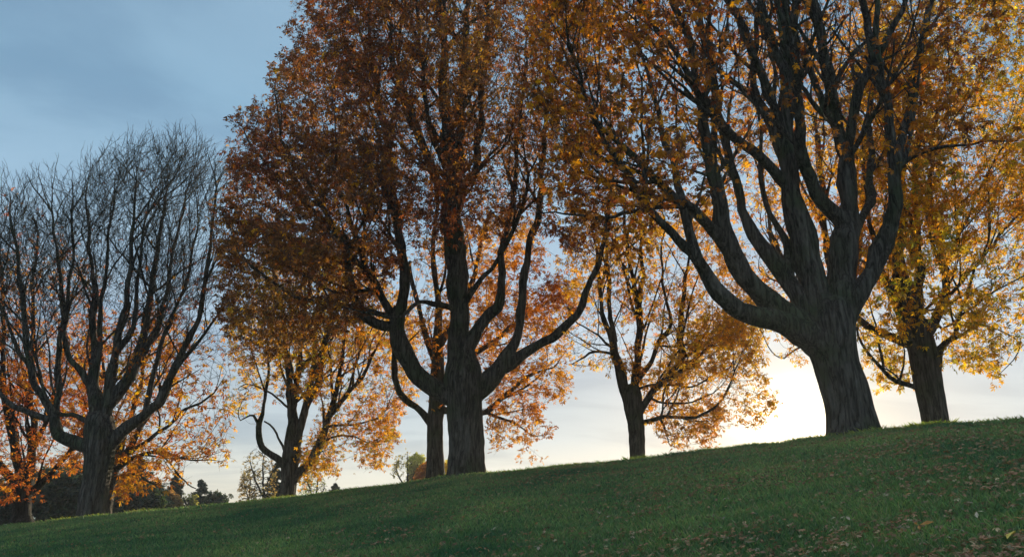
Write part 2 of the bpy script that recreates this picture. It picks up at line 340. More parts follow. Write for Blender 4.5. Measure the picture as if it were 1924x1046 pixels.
def build_tree(name, label, D, rows, limbs, poly, nattr=5000, dep=4.5, dref=150, di=2.4, dk=.42, step=.26, trop=.12,
               leafn=4, leafsize=.2, pal=None, wts=None, leafp=None, seed=1, bark=None, group=None, tip=.0045, lets=5,
               twig=3, shell=.6, hang=.5, cat='tree', sides=44, flute=.05, twiglen=.38, twn=.55, back=1.0, lv=((1.2, 1.6, 3.6, .5, .95), (1.2, .9, 2.2, .5, .95)), sstep=.24, curl=.25, wob=.10, rmaxb=.07, hullj=4., limbw=.95, rfade=.7, leafr=.016, gap=-.35, gs=1.1, wid=.36):
    r_ = np.random.default_rng(seed); bark = bark or M_bark
    y0 = max(r[0] for r in rows); bx = [(r[1]+r[2])/2 for r in rows if r[0] == y0][0]
    gx = float(at(bx, y0, D)[0]); gz = float(ground(gx, D)); origin = (gx, D, gz)
    root = empty(name, origin); tag(root, label, cat, group)
    V, Fq, AP, AR = trunk_mesh(rows, D, gz, sides, flute, seed)
    mesh_obj('trunk', V, Fq, bark, root, origin)
    pos = [p for p in AP]; rad = [r for r in AR]; par = [-1]+list(range(len(AP)-1)); part = [0]*len(AP); off = [0.0]*len(AP)
    kids_of = []
    nparts = 1
    for L_ in limbs:
        pts = np.array(L_[0], float); dz = L_[1]; forced = L_[2] if len(L_) > 2 else None
        P = np.array(pos); px, py, f = proj(P); dd = (px-pts[0, 0])**2+(py-pts[0, 1])**2
        if forced == 'T': dd[np.array(part) != 0] += 1e9
        k = int(dd.argmin())
        # densify with a smooth spline
        t = np.concatenate([[0], np.cumsum(np.hypot(*np.diff(pts[:, :2], axis=0).T))]); tt = np.arange(0, t[-1]+1, max(9., .2*F/D)); tt[-1] = t[-1]
        q = np.stack([np.interp(tt, t, pts[:, c]) for c in range(3)], 1)
        for _ in range(2):
            if len(q) > 3: q[1:-1] = .5*q[1:-1]+.25*(q[2:]+q[:-2])
        y_start = P[k][1]; u = tt/t[-1]
        Yd = y_start+dz*u**1.2
        W = at(q[:, 0], q[:, 1], Yd); rr = limbw*q[:, 2]/2*(Yd/dirpx(q[:, 0], q[:, 1])[:, 1])/F
        W = W+np.stack([pnoise(W, 2.6, seed+q_)+.4*pnoise(W, 7., seed+q_+9) for q_ in range(3)], 1)*.055*np.minimum(1, u*5)[:, None]
        pid = part[k] if part[k] > 0 else nparts
        if part[k] == 0: nparts += 1
        prev = k
        for w_, r0 in zip(W, rr):
            pos.append(w_); rad.append(r0); par.append(prev); part.append(pid); prev = len(pos)-1
    # side branches off the drawn limbs, sweeping up alongside them, forks at every limb end
    lo_n = len(AP); hi_n = len(pos)
    for lev, (dens, l0, l1, a0, a1) in enumerate(lv):
        haskid = np.zeros(hi_n, bool); haskid[[p for p in par if p >= 0]] = True
        bs = .2 if lev == 0 else sstep
        for i in range(lo_n, hi_n):
            p = par[i]
            if part[i] == 0 or part[p] != part[i]: continue
            end = not haskid[i]; jobs = []
            if end: jobs = [(.18, .42, .88), (.25, .55, .7)]+([(.3, .6, .6)] if r_.random() < .4 else [])
            elif r_.random() < dens*bs and rad[i] > .007: jobs = [(a0, a1, r_.uniform(.38, .62))]
            for (b0_, b1_, fr) in jobs:
                P0_ = pos[i]; tdir = unit(P0_-pos[p]); pr = unit(np.cross(tdir, r_.normal(size=3)))
                dvec = unit(tdir*.8+pr*r_.uniform(b0_, b1_)+np.array([0, 0, .12+curl*.4])); Ls_ = r_.uniform(l0, l1)
                r0 = min(rad[i]*fr, rmaxb); m_ = max(3, int(Ls_/sstep)); q = P0_.copy(); seq = []
                for t_ in range(m_):
                    dvec = unit(dvec+np.array([0, 0, 1])*curl*sstep+r_.normal(size=3)*wob); q = q+dvec*sstep
                    seq.append((q.copy(), max(r0*(1-.68*(t_+1)/m_), tip)))
                sx, sy, _f = proj(np.array([a[0] for a in seq])); jx, jy = r_.normal(size=2)*hullj; ins, _d = in_poly(sx+jx, sy+jy, poly)
                ok = len(seq) if ins.all() else int(np.argmin(ins))
                if ok < 2 or abs(seq[ok-1][0][1]-D) > dep*1.15: continue
                if ok < len(seq):
                    if ok < .45*len(seq): continue
                    seq = [(seq[t_][0], max(r0*(1-.75*(t_+1)/ok), tip)) for t_ in range(ok)]
                prev = i
                for w_, rr_ in seq[:ok]:
                    pos.append(w_); rad.append(rr_); par.append(prev); part.append(part[i]); prev = len(pos)-1
        lo_n = hi_n; hi_n = len(pos)
    ntr = len(pos)
    A = sample_crown(poly, D, max(nattr, 5), dep, dref, r_, shell, back)[:nattr]
    if nattr == 0: A = np.zeros((0, 3))
    cl = pnoise(A, gs, seed+11) if len(A) else np.zeros(0); A = A[cl > gap-.25*r_.random(len(A))]
    # let growth start only from limbs (and the upper trunk)
    P0 = [p if (i >= len(AP) or i >= len(AP)-2) else np.array([0, -500., -500.]) for i, p in enumerate(pos)]
    Pn, par = colonize(P0, par, A, di, dk, step, trop, r_); Pn[:ntr] = np.array(pos)
    n = len(Pn); par = np.array(par)
    part = np.array(part+[0]*(n-ntr))
    for i in range(ntr, n): part[i] = part[par[i]]
    # smooth the grown wood
    for _ in range(2):
        ch = np.zeros((n, 3)); cn = np.zeros(n); np.add.at(ch, par[1:], Pn[1:]); np.add.at(cn, par[1:], 1)
        m = (np.arange(n) >= ntr) & (cn == 1); Pn[m] = .5*Pn[m]+.25*Pn[par[m]]+.25*ch[m]
    rp = np.zeros(n); ex = 2.25
    nch = np.bincount(par[1:], minlength=n)
    ex = 2.1
    rp[nch == 0] = tip**ex
    for i in range(n-1, 0, -1): rp[par[i]] += rp[i]
    r = rp**(1/ex); r[:ntr] = np.array(rad)
    best = np.full(n, -1)
    for i in range(ntr, n):
        p = par[i]
        if best[p] < 0 or r[i] > r[best[p]]: best[p] = i
    hasdrawn = np.zeros(n, bool); hasdrawn[par[1:ntr]] = True
    for i in range(ntr, n):
        p = par[i]
        if best[p] == i and not (p < ntr and hasdrawn[p]): r[i] = min(max(r[i], r[p]*.89, tip), r[p]*.99)
        else: r[i] = min(max(r[i], tip), r[p]*rfade)
    # chains
    main = np.full(n, -1)
    for i in range(n-1, 0, -1):
        p = par[i]
        if part[i] != part[p]: continue
        if main[p] < 0 or (r[i] > r[main[p]] and not (main[p] < ntr and i >= ntr)) or (i < ntr and main[p] >= ntr): main[p] = i
    chains = {}
    nax = len(AP)
    for i in range(nax, n):
        p = par[i]
        if main[p] == i and p >= nax: continue
        c_ = [p, i] if p >= nax else [i]
        if p < nax and i < ntr: c_ = [i]
        elif p < nax: c_ = [p, i]
        k = i
        while main[k] >= 0: k = main[k]; c_.append(k)
        chains.setdefault(part[i] if i >= nax else 0, []).append(np.array(c_))
    # twiglets
    thin = np.nonzero((np.arange(n) >= len(AP)+5) & (part > 0) & (r < leafr))[0]
    tips = thin[nch[thin] == 0]
    src = np.concatenate([np.repeat(tips, twig), thin[r_.random(len(thin)) < .35]])
    d = unit(Pn[src]-Pn[par[src]]); g = unit(d*.8+r_.normal(size=d.shape)*twn+np.array([0, 0, .25]))
    l = twiglen*r_.uniform(.45, 1.15, len(src))[:, None]
    t1 = Pn[src]+g*l*.5; t2 = t1+unit(g+r_.normal(size=d.shape)*.28+np.array([0, 0, .12]))*l*.5
    tw_pos = np.stack([Pn[src], t1, t2], 1).reshape(-1, 3); tw_r = np.tile([tip*.95, tip*.75, tip*.45], len(src))
    tw_part = part[src]
    for pid in range(nparts):
        ch = chains.get(pid, [])
        V_, F_ = [], []; off = 0
        if ch:
            v, f = tubes(ch, Pn, r); V_.append(v); F_.append(f); off = len(v)
        k = np.nonzero(tw_part == pid)[0]
        if len(k):
            v, f = tubes([np.array([3*q, 3*q+1, 3*q+2]) for q in k], tw_pos, tw_r); V_.append(v); F_.append(f+off)
        if not V_: continue
        mesh_obj('limb' if pid else 'leader', np.vstack(V_), np.vstack(F_), bark, root, origin)
    # foliage
    if leafn > 0:
        base_ = np.concatenate([t2, t1[::2], Pn[thin[::2]]])
        reps = np.repeat(np.arange(len(base_)), leafn)
        Cn = base_[reps]+r_.normal(size=(len(reps), 3))*.09
        keep = np.ones(len(Cn))
        px, py, f = proj(Cn)
        if leafp is not None: keep = leafp(px, py, Cn)
        keep = keep*np.clip(.62+.55*pnoise(Cn, 1.6, seed+5), .08, 1)
        inside = (px > -160) & (px < 2084) & (py > -200)
        keep = np.where(inside, keep, keep*.45)
        Cn = Cn[r_.random(len(Cn)) < keep]
        Cn[:, 2] -= .04
        br = pnoise(Cn, .8, seed+8)[:, None]
        tint = 1+br*np.array([[.10, .28, .20]])
        Vl, Fl, col = leaves(Cn, leafsize, pal, wts, lets, hang=hang, r_=r_, tint=tint, wid=wid)
        mesh_obj('crown', Vl, Fl, M_leaf, root, origin, smooth=False, fattr=col)
    return root

RED = (.27, .075, .012); ORG = (.46, .20, .014); GLD = (.63, .32, .010); YEL = (.66, .46, .02); GRN = (.17, .19, .03); BRN = (.12, .058, .030); DRD = (.14, .045, .030)
GRP = 'autumn horse chestnut trees along the crest'
exec_trees = []
# ---- big right-hand tree (front row)
build_tree('chestnut_tree', 'massive chestnut with thick grey leaning trunk and dark sweeping limbs, beside the low sun', 17.1,
    [(824, 1548, 1660), (812, 1554, 1651), (770, 1553, 1640), (728, 1542, 1631), (678, 1527, 1612), (640, 1513, 1607), (600, 1515, 1606), (575, 1520, 1600)],
    [([(1560, 655, 80), (1515, 622, 62), (1465, 604, 44), (1430, 598, 38), (1390, 589, 34), (1355, 560, 31), (1328, 522, 29), (1296, 475, 20), (1264, 441, 16), (1217, 392, 14), (1172, 330, 13), (1140, 270, 10), (1105, 190, 7), (1085, 120, 5)], -2.5, 'T'),
     ([(1318, 500, 24), (1301, 474, 20), (1291, 408, 17), (1277, 354, 14), (1262, 292, 12), (1239, 229, 10), (1215, 150, 7), (1200, 80, 6)], .8),
     ([(1558, 640, 70), (1510, 610, 58), (1478, 592, 50), (1446, 570, 46), (1409, 525, 40), (1371, 478, 39), (1356, 431, 33), (1348, 385, 29), (1336, 330, 25), (1329, 287, 23), (1320, 215, 20), (1306, 134, 17), (1291, 72, 14), (1267, 20, 12), (1240, -60, 9), (1215, -140, 7)], -1.2, 'T'),
     ([(1370, 476, 26), (1343, 436, 22), (1301, 393, 18), (1262, 360, 16), (1229, 330, 15), (1186, 292, 12), (1129, 239, 9), (1098, 175, 7), (1060, 60, 5)], -3),
     ([(1291, 388, 10), (1234, 384, 8), (1157, 406, 6), (1100, 413, 6), (1055, 405, 4), (1010, 396, 3)], -1.2),
     ([(1344, 380, 16), (1340, 280, 14), (1352, 200, 12), (1338, 110, 10), (1325, 10, 8), (1310, -120, 6)], 2.5),
     ([(1545, 625, 60), (1515, 580, 44), (1494, 548, 38), (1476, 522, 33), (1458, 492, 32), (1437, 469, 29), (1415, 431, 25), (1397, 385, 19), (1382, 330, 17), (1363, 277, 15), (1353, 200, 13), (1334, 120, 12), (1312, 40, 10), (1300, -50, 8), (1290, -150, 6)], 1.5, 'T'),
     ([(1484, 530, 22), (1480, 490, 17), (1484, 452, 15), (1466, 427, 13), (1443, 385, 11), (1427, 325, 9), (1432, 275, 7), (1424, 200, 5)], 1.2),
     ([(1552, 640, 66), (1538, 580, 56), (1528, 525, 52), (1516, 460, 54), (1505, 415, 50), (1495, 385, 46), (1486, 330, 36), (1478, 268, 29), (1479, 191, 25), (1474, 96, 21), (1473, 24, 16), (1476, -60, 12), (1480, -180, 9)], .2, 'T'),
     ([(1486, 360, 26), (1462, 330, 24), (1434, 306, 22), (1387, 272, 19), (1353, 229, 16), (1325, 191, 14), (1285, 120, 11), (1240, 55, 9), (1190, 0, 7), (1140, -60, 5)], -2.6),
     ([(1484, 320, 22), (1458, 258, 19), (1430, 215, 15), (1413, 143, 13), (1420, 60, 11), (1435, -40, 9), (1445, -150, 6)], 1.2),
     ([(1478, 250, 20), (1454, 205, 16), (1425, 119, 15), (1396, 48, 14), (1363, 0, 12), (1335, -70, 9), (1300, -170, 6)], -1.6),
     ([(1475, 130, 20), (1450, 85, 18), (1435, 30, 15), (1420, -60, 11), (1410, -180, 7)], .8),
     ([(1490, 330, 20), (1502, 240, 18), (1497, 150, 16), (1492, 60, 13), (1500, -40, 10), (1510, -160, 7)], 1.8),
     ([(1572, 640, 66), (1578, 580, 58), (1582, 530, 54), (1584, 478, 52), (1588, 431, 46), (1597, 395, 38), (1590, 340, 34), (1584, 290, 28), (1573, 249, 23), (1555, 143, 18), (1541, 72, 16), (1525, 0, 14), (1518, -90, 11), (1512, -200, 8)], .6, 'T'),
     ([(1592, 430, 34), (1570, 398, 30), (1545, 373, 28), (1522, 318, 26), (1508, 280, 22), (1496, 210, 16), (1488, 120, 12)], -1.6),
     ([(1566, 230, 16), (1550, 212, 15), (1521, 139, 12), (1497, 72, 10), (1483, 20, 8), (1460, -80, 6)], 1.8),
     ([(1588, 300, 20), (1598, 239, 18), (1611, 177, 17), (1634, 124, 16), (1668, 67, 13), (1697, 10, 11), (1722, -60, 8), (1750, -150, 6)], -1.2),
     ([(1640, 120, 16), (1637, 80, 15), (1626, 29, 13), (1618, -40, 10), (1610, -150, 7)], 1),
     ([(1582, 610, 54), (1600, 572, 46), (1620, 538, 38), (1641, 502, 35), (1664, 455, 37), (1679, 415, 29), (1680, 360, 25), (1677, 300, 22), (1666, 215, 18), (1650, 143, 15), (1642, 70, 12), (1650, -30, 9), (1665, -150, 7)], -1, 'T'),
     ([(1680, 330, 22), (1686, 285, 20), (1694, 245, 18), (1707, 200, 16), (1721, 120, 14), (1738, 48, 12), (1752, -20, 10), (1775, -120, 7)], 1.2),
     ([(1684, 320, 9), (1712, 295, 8), (1745, 282, 7), (1807, 270, 5), (1865, 258, 4), (1915, 262, 3)], -1.8),
     ([(1600, 440, 20), (1625, 400, 16), (1641, 358, 15), (1637, 300, 13), (1630, 240, 10), (1640, 180, 7)], 2.4)],
    [(1090, 420), (1030, 330), (1010, 200), (1010, 60), (1050, -100), (1150, -260), (1400, -360), (1700, -330), (1850, -200), (1890, -60), (1900, 60), (1840, 160), (1810, 280), (1760, 330), (1640, 330), (1500, 260), (1400, 330), (1290, 420), (1180, 480)],
    nattr=9500, dep=5.5, dref=260, leafn=3, leafsize=.145, pal=[RED, ORG, BRN, GLD], wts=[3, 4, 3, 1.4], seed=5, group=GRP, lets=7, di=2.6, dk=.40, step=.27, 
    leafp=lambda px, py, P: np.interp(px, [1000, 1250, 1360, 1420, 1700, 1780], [.75, .6, .35, .12, .12, .45]), sides=64, flute=.045, gap=-.3)
# ---- big centre tree
build_tree('chestnut_tree', 'towering rust-red chestnut with thick fluted trunk and dense crown filling the middle', 23.6,
    [(900, 838, 915), (888, 841, 912), (830, 843, 910), (790, 840, 907), (748, 838, 906), (715, 832, 908), (690, 838, 905), (660, 845, 892), (630, 845, 888)],
    [([(850, 745, 40), (832, 738, 38), (814, 728, 37), (787, 708, 36), (764, 678, 33), (751, 639, 31), (745, 600, 27), (755, 560, 21), (760, 509, 19), (751, 450, 17), (744, 400, 20), (738, 335, 18), (722, 229, 13), (705, 150, 9), (690, 60, 6)], -1.4, 'T'),
     ([(743, 600, 20), (724, 574, 16), (699, 529, 14), (679, 490, 11), (667, 445, 9), (650, 390, 7), (625, 330, 5)], -1.5),
     ([(745, 612, 20), (734, 614, 19), (699, 609, 18), (674, 584, 15), (656, 519, 13), (647, 465, 11), (610, 400, 9), (570, 330, 7), (525, 260, 5)], -2.2),
     ([(735, 596, 10), (668, 576, 9), (610, 572, 8), (560, 560, 6), (500, 520, 5), (450, 480, 3)], -2),
     ([(700, 545, 8), (660, 550, 8), (620, 548, 7), (570, 520, 5), (520, 480, 4)], 1),
     ([(680, 480, 9), (640, 440, 9), (580, 390, 7), (520, 330, 6), (470, 270, 4)], -.6),
     ([(868, 720, 50), (868, 698, 48), (863, 639, 44), (861, 574, 38), (858, 500, 38), (853, 425, 42), (850, 335, 37), (840, 240, 26), (835, 143, 18), (832, 40, 13), (828, -80, 9), (825, -170, 6)], .1, 'T'),
     ([(853, 380, 26), (862, 280, 22), (870, 182, 18), (872, 90, 14), (880, -20, 10), (885, -120, 7)], 1.2),
     ([(850, 400, 18), (800, 300, 16), (782, 249, 14), (770, 200, 11), (745, 140, 9), (730, 60, 7), (720, -60, 5)], -1),
     ([(775, 240, 10), (750, 190, 9), (745, 100, 7), (760, 20, 5)], 1.5),
     ([(845, 330, 18), (815, 270, 12), (800, 200, 9), (790, 100, 7), (780, -20, 5)], -2),
     ([(866, 350, 20), (892, 330, 15), (905, 240, 13), (900, 160, 11), (915, 60, 8), (925, -60, 6)], -1.3),
     ([(862, 580, 16), (838, 578, 13), (809, 564, 11), (789, 566, 8), (760, 590, 5)], -2),
     ([(870, 668, 30), (888, 634, 27), (908, 599, 26), (941, 566, 21), (944, 514, 16), (939, 475, 14), (957, 425, 11), (968, 330, 9), (975, 230, 7), (990, 120, 5)], -.8, 'T'),
     ([(868, 580, 12), (888, 548, 11), (908, 524, 10), (935, 495, 9), (968, 425, 8), (995, 330, 6)], -1.8),
     ([(888, 745, 46), (905, 731, 42), (933, 700, 36), (958, 663, 25), (975, 609, 19), (983, 539, 17), (993, 475, 15), (1008, 412, 13), (1018, 330, 11), (1024, 240, 8), (1030, 130, 6), (1030, 20, 5)], .9, 'T'),
     ([(948, 688, 28), (983, 667, 24), (1032, 634, 19), (1062, 612, 16), (1087, 592, 15), (1102, 546, 12), (1119, 504, 11), (1139, 440, 9), (1146, 380, 7), (1160, 300, 5)], -.8)],
    [(600, -180), (560, 15), (545, 60), (562, 85), (525, 120), (505, 165), (515, 192), (465, 205), (425, 240), (465, 268), (440, 310), (432, 350), (415, 400), (408, 450), (418, 520), (420, 590), (450, 640), (520, 655), (600, 640), (690, 600), (760, 480), (860, 450), (930, 440), (1000, 420), (1070, 470), (1150, 430), (1160, 300), (1130, 100), (1100, -100), (980, -260), (780, -290)],
    nattr=15000, dep=6.2, dref=300, leafn=5, leafsize=.155, pal=[RED, (.33, .14, .03), (.15, .065, .045), BRN, GLD], wts=[2.2, 3, 2.6, 4.5, .7], seed=9, group=GRP, di=2.6, dk=.33, step=.26, twiglen=.42, gap=-.38, gs=1.4, leafp=lambda px, py, P: np.interp(px, [400, 650, 800, 1000], [.95, .8, .5, .45]),
    sides=56, flute=.075)
# ---- nearly bare left tree
build_tree('chestnut_tree', 'nearly bare chestnut on the left with fan of fine upright twigs and crooked elbow limb', 29.3,
    [(974, 142, 199), (969, 145, 197), (940, 149, 200), (908, 156, 205), (862, 160, 214), (835, 160, 218), (805, 160, 218), (780, 165, 212)],
    [([(175, 842, 32), (150, 836, 29), (128, 825, 26), (108, 818, 24), (104, 783, 20), (80, 746, 18), (56, 699, 15), (49, 630, 13), (42, 560, 10), (30, 480, 7), (20, 400, 5)], -1.5, 'T'),
     ([(105, 785, 15), (109, 713, 13), (116, 630, 11), (118, 560, 9), (110, 480, 7), (95, 400, 5)], .5),
     ([(102, 790, 14), (80, 782, 13), (51, 776, 12), (19, 764, 10), (-8, 730, 8), (-20, 660, 6), (-15, 560, 5)], -1.2),
     ([(172, 795, 14), (160, 789, 12), (138, 779, 11), (112, 783, 10), (85, 745, 7), (72, 690, 5)], -.8, 'T'),
     ([(60, 700, 9), (30, 650, 8), (5, 590, 7), (-15, 520, 5)], 1),
     ([(183, 820, 46), (180, 792, 40), (179, 746, 30), (177, 713, 20), (177, 653, 15), (172, 583, 12), (176, 510, 9), (165, 430, 6), (160, 370, 4)], .4, 'T'),
     ([(178, 740, 14), (158, 709, 12), (130, 667, 11), (121, 620, 9), (125, 560, 8), (140, 490, 6), (135, 400, 4)], -1),
     ([(178, 720, 12), (188, 650, 11), (190, 580, 9), (200, 500, 7), (205, 420, 5)], -1),
     ([(192, 800, 34), (202, 755, 26), (209, 699, 19), (223, 630, 15), (236, 569, 13), (245, 500, 10), (248, 420, 7), (255, 340, 4)], -1, 'T'),
     ([(206, 760, 26), (228, 728, 24), (251, 699, 22), (270, 644, 18), (279, 574, 13), (290, 500, 9), (305, 420, 7), (315, 350, 4)], 1),
     ([(210, 690, 14), (218, 662, 13), (235, 640, 12), (253, 616, 11), (254, 560, 9), (262, 480, 7), (275, 400, 5)], -.8),
     ([(254, 695, 12), (275, 660, 11), (297, 620, 10), (310, 550, 8), (330, 460, 6), (345, 380, 4)], 1.2),
     ([(200, 840, 34), (232, 806, 28), (262, 787, 25), (297, 760, 22), (325, 704, 18), (349, 644, 14), (376, 583, 11), (390, 510, 8), (398, 430, 6), (405, 350, 4)], -.6, 'T'),
     ([(270, 780, 12), (285, 720, 11), (300, 660, 10), (322, 600, 8), (350, 520, 6), (372, 430, 4)], 1.2),
     ([(325, 700, 8), (360, 660, 7), (395, 610, 5), (420, 560, 4)], -1)],
    [(-60, 420), (0, 345), (60, 345), (105, 335), (135, 345), (160, 300), (200, 300), (235, 270), (300, 255), (350, 262), (370, 290), (405, 285), (438, 310), (440, 360), (430, 440), (410, 520), (400, 600), (385, 690), (330, 745), (260, 780), (120, 780), (60, 760), (-40, 720), (-70, 560)],
    nattr=0, limbw=.86, dep=4.6, dref=170, leafn=1, leafsize=.17, lv=((.9, 1.8, 3.6, .4, .85), (1.1, 1.3, 2.6, .45, .95), (2.1, .8, 1.9, .5, 1.0), (3.0, .45, 1.2, .5, 1.0)), curl=.05, wob=.09, rmaxb=.05, hullj=15., pal=[RED, DRD, ORG], wts=[4, 2, 2], seed=21, group=GRP, di=2.4, dk=.21, step=.22, trop=.38, twig=2, twiglen=.42, twn=.35, tip=.0066, shell=.95, gap=-.8,
    leafp=lambda px, py, P: np.interp(py, [300, 450, 560, 640, 760], [.0, .015, .05, .16, .25])*np.interp(px, [0, 250, 400], [.5, .6, 1.4]), hang=.6)
# ---- tree behind the bare one, its branches fan out to the right
build_tree('chestnut_tree', 'thin spreading chestnut half hidden behind the bare tree trunk, drooping orange sprays reaching right', 33.0,
    [(975, 186, 208), (940, 190, 212), (900, 198, 220), (870, 206, 228), (840, 212, 234)],
    [([(218, 880, 14), (250, 830, 11), (290, 760, 8), (330, 690, 6), (370, 640, 4)], 1, 'T'),
     ([(222, 870, 12), (240, 800, 10), (262, 720, 7), (270, 650, 5)], -1, 'T'),
     ([(220, 868, 11), (262, 838, 9), (310, 800, 7), (360, 765, 5), (405, 740, 3)], -1, 'T'),
     ([(216, 885, 10), (250, 858, 8), (290, 848, 7), (335, 857, 4), (372, 864, 2.5), (395, 862, 1.5)], .5, 'T'),
     ([(212, 900, 8), (235, 890, 7), (265, 893, 5), (290, 905, 3)], -1, 'T'),
     ([(290, 848, 4), (320, 870, 3), (345, 900, 3), (370, 920, 2)], -.5),
     ([(218, 860, 9), (208, 800, 8), (200, 730, 6), (190, 660, 5)], 1, 'T')],
    [(120, 640), (200, 600), (300, 590), (400, 610), (430, 680), (432, 750), (430, 800), (432, 872), (350, 880), (325, 915), (270, 915), (225, 945), (205, 920), (215, 860), (130, 800)],
    nattr=2600, dep=4, dref=100, leafn=2, leafsize=.22, pal=[ORG, RED, GLD, YEL], wts=[4, 3, 2, 1], seed=33, group=GRP, di=2.4, dk=.42, trop=0.0, tip=.006,
    leafp=lambda px, py, P: np.interp(py, [600, 700, 860, 900], [.5, .6, .75, 1])*np.interp(px, [200, 330, 345, 430], [1, .95, .55, .35]), gap=-.15)
# ---- far left orange tree
build_tree('chestnut_tree', 'bright orange chestnut at the far left edge, low forking trunk with sloping branches', 34.0,
    [(984, 18, 66), (965, 24, 56), (930, 24, 58), (900, 26, 64), (885, 30, 68)],
    [([(50, 925, 16), (70, 915, 13), (100, 888, 10), (135, 848, 8), (160, 800, 6), (185, 740, 4)], -1, 'T'),
     ([(52, 905, 20), (60, 860, 17), (62, 800, 13), (58, 730, 10), (66, 640, 8), (60, 540, 6), (70, 440, 4)], 1, 'T'),
     ([(45, 905, 20), (30, 850, 17), (15, 790, 14), (5, 700, 10), (10, 600, 8), (0, 500, 6), (-10, 400, 4)], -1, 'T'),
     ([(35, 910, 18), (5, 880, 15), (-40, 830, 12), (-80, 740, 9), (-110, 640, 7), (-120, 500, 5)], .5, 'T'),
     ([(60, 850, 10), (90, 790, 9), (110, 700, 7), (125, 610, 5), (140, 540, 4)], 1.2)],
    [(-230, 420), (-100, 330), (-10, 350), (50, 370), (120, 430), (190, 560), (200, 720), (170, 860), (130, 900), (100, 880), (60, 935), (20, 940), (-60, 940), (-230, 880)],
    nattr=4200, dep=4.5, dref=130, leafn=3, leafsize=.1555, pal=[(.55, .17, .03), RED, GLD, (.62, .26, .03)], wts=[4, 2, 2, 3], seed=41, group=GRP, di=2.4, dk=.38, trop=.15, tip=.006,
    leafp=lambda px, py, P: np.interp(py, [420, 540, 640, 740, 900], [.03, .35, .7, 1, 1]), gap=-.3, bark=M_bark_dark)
# ---- orange and yellow tree left of centre
build_tree('chestnut_tree', 'slender multi-stemmed chestnut left of centre with curled low limb and hanging yellow-orange leaves', 32.5,
    [(940, 522, 556), (932, 525, 555), (905, 528, 557), (877, 528, 560), (855, 530, 566), (840, 534, 566)],
    [([(540, 880, 18), (520, 858, 14), (502, 850, 13), (488, 831, 12), (486, 800, 10), (496, 766, 7), (507, 707, 6), (505, 660, 4), (495, 600, 3)], -1, 'T'),
     ([(485, 795, 6), (480, 783, 5), (466, 775, 3), (450, 790, 2)], -.8),
     ([(534, 845, 6), (528, 832, 4), (517, 811, 4), (508, 795, 4), (496, 792, 3)], -.8, 'T'),
     ([(548, 850, 28), (547, 830, 25), (549, 792, 22), (547, 749, 16), (541, 690, 10), (534, 651, 8), (530, 590, 6), (520, 520, 4)], .4, 'T'),
     ([(549, 775, 15), (560, 698, 12), (564, 655, 10), (570, 590, 7), (575, 520, 5)], -.8),
     ([(553, 845, 20), (564, 800, 17), (579, 749, 12), (589, 685, 10), (594, 620, 7), (600, 540, 5)], 1, 'T'),
     ([(576, 765, 11), (600, 715, 11), (610, 664, 9), (620, 600, 6), (640, 540, 4)], -1.2),
     ([(545, 905, 22), (562, 889, 21), (583, 869, 18), (605, 830, 16), (614, 792, 14), (630, 745, 11), (641, 698, 8), (646, 640, 6), (655, 570, 4)], -.6, 'T'),
     ([(617, 785, 10), (647, 749, 9), (677, 707, 7), (703, 664, 5), (725, 620, 3)], -1),
     ([(614, 802, 6), (639, 794, 5), (677, 796, 4), (710, 790, 3), (730, 770, 2)], .6),
     ([(602, 838, 5), (630, 815, 4), (660, 818, 3), (690, 830, 2)], -.8),
     ([(548, 770, 5), (520, 745, 4), (490, 728, 3), (460, 720, 2)], -1)],
    [(425, 560), (500, 500), (620, 480), (740, 540), (790, 640), (770, 750), (745, 790), (735, 830), (705, 885), (690, 880), (665, 840), (650, 800), (635, 880), (610, 870), (595, 905), (560, 920), (560, 860), (600, 800), (600, 760), (520, 740), (480, 730), (480, 780), (440, 790), (430, 760), (445, 700), (430, 650)],
    nattr=4200, dep=4.2, dref=110, leafn=3, leafsize=.1555, pal=[ORG, GLD, RED, YEL, GRN], wts=[3, 4.5, 1.2, 2.5, 1.8], seed=52, group=GRP, di=2.2, dk=.36, trop=-.02, gap=-.2,
    leafp=lambda px, py, P: np.interp(px, [430, 500, 520], [.7, .7, 1])*np.where((px < 500) & (py > 775), .1, 1))
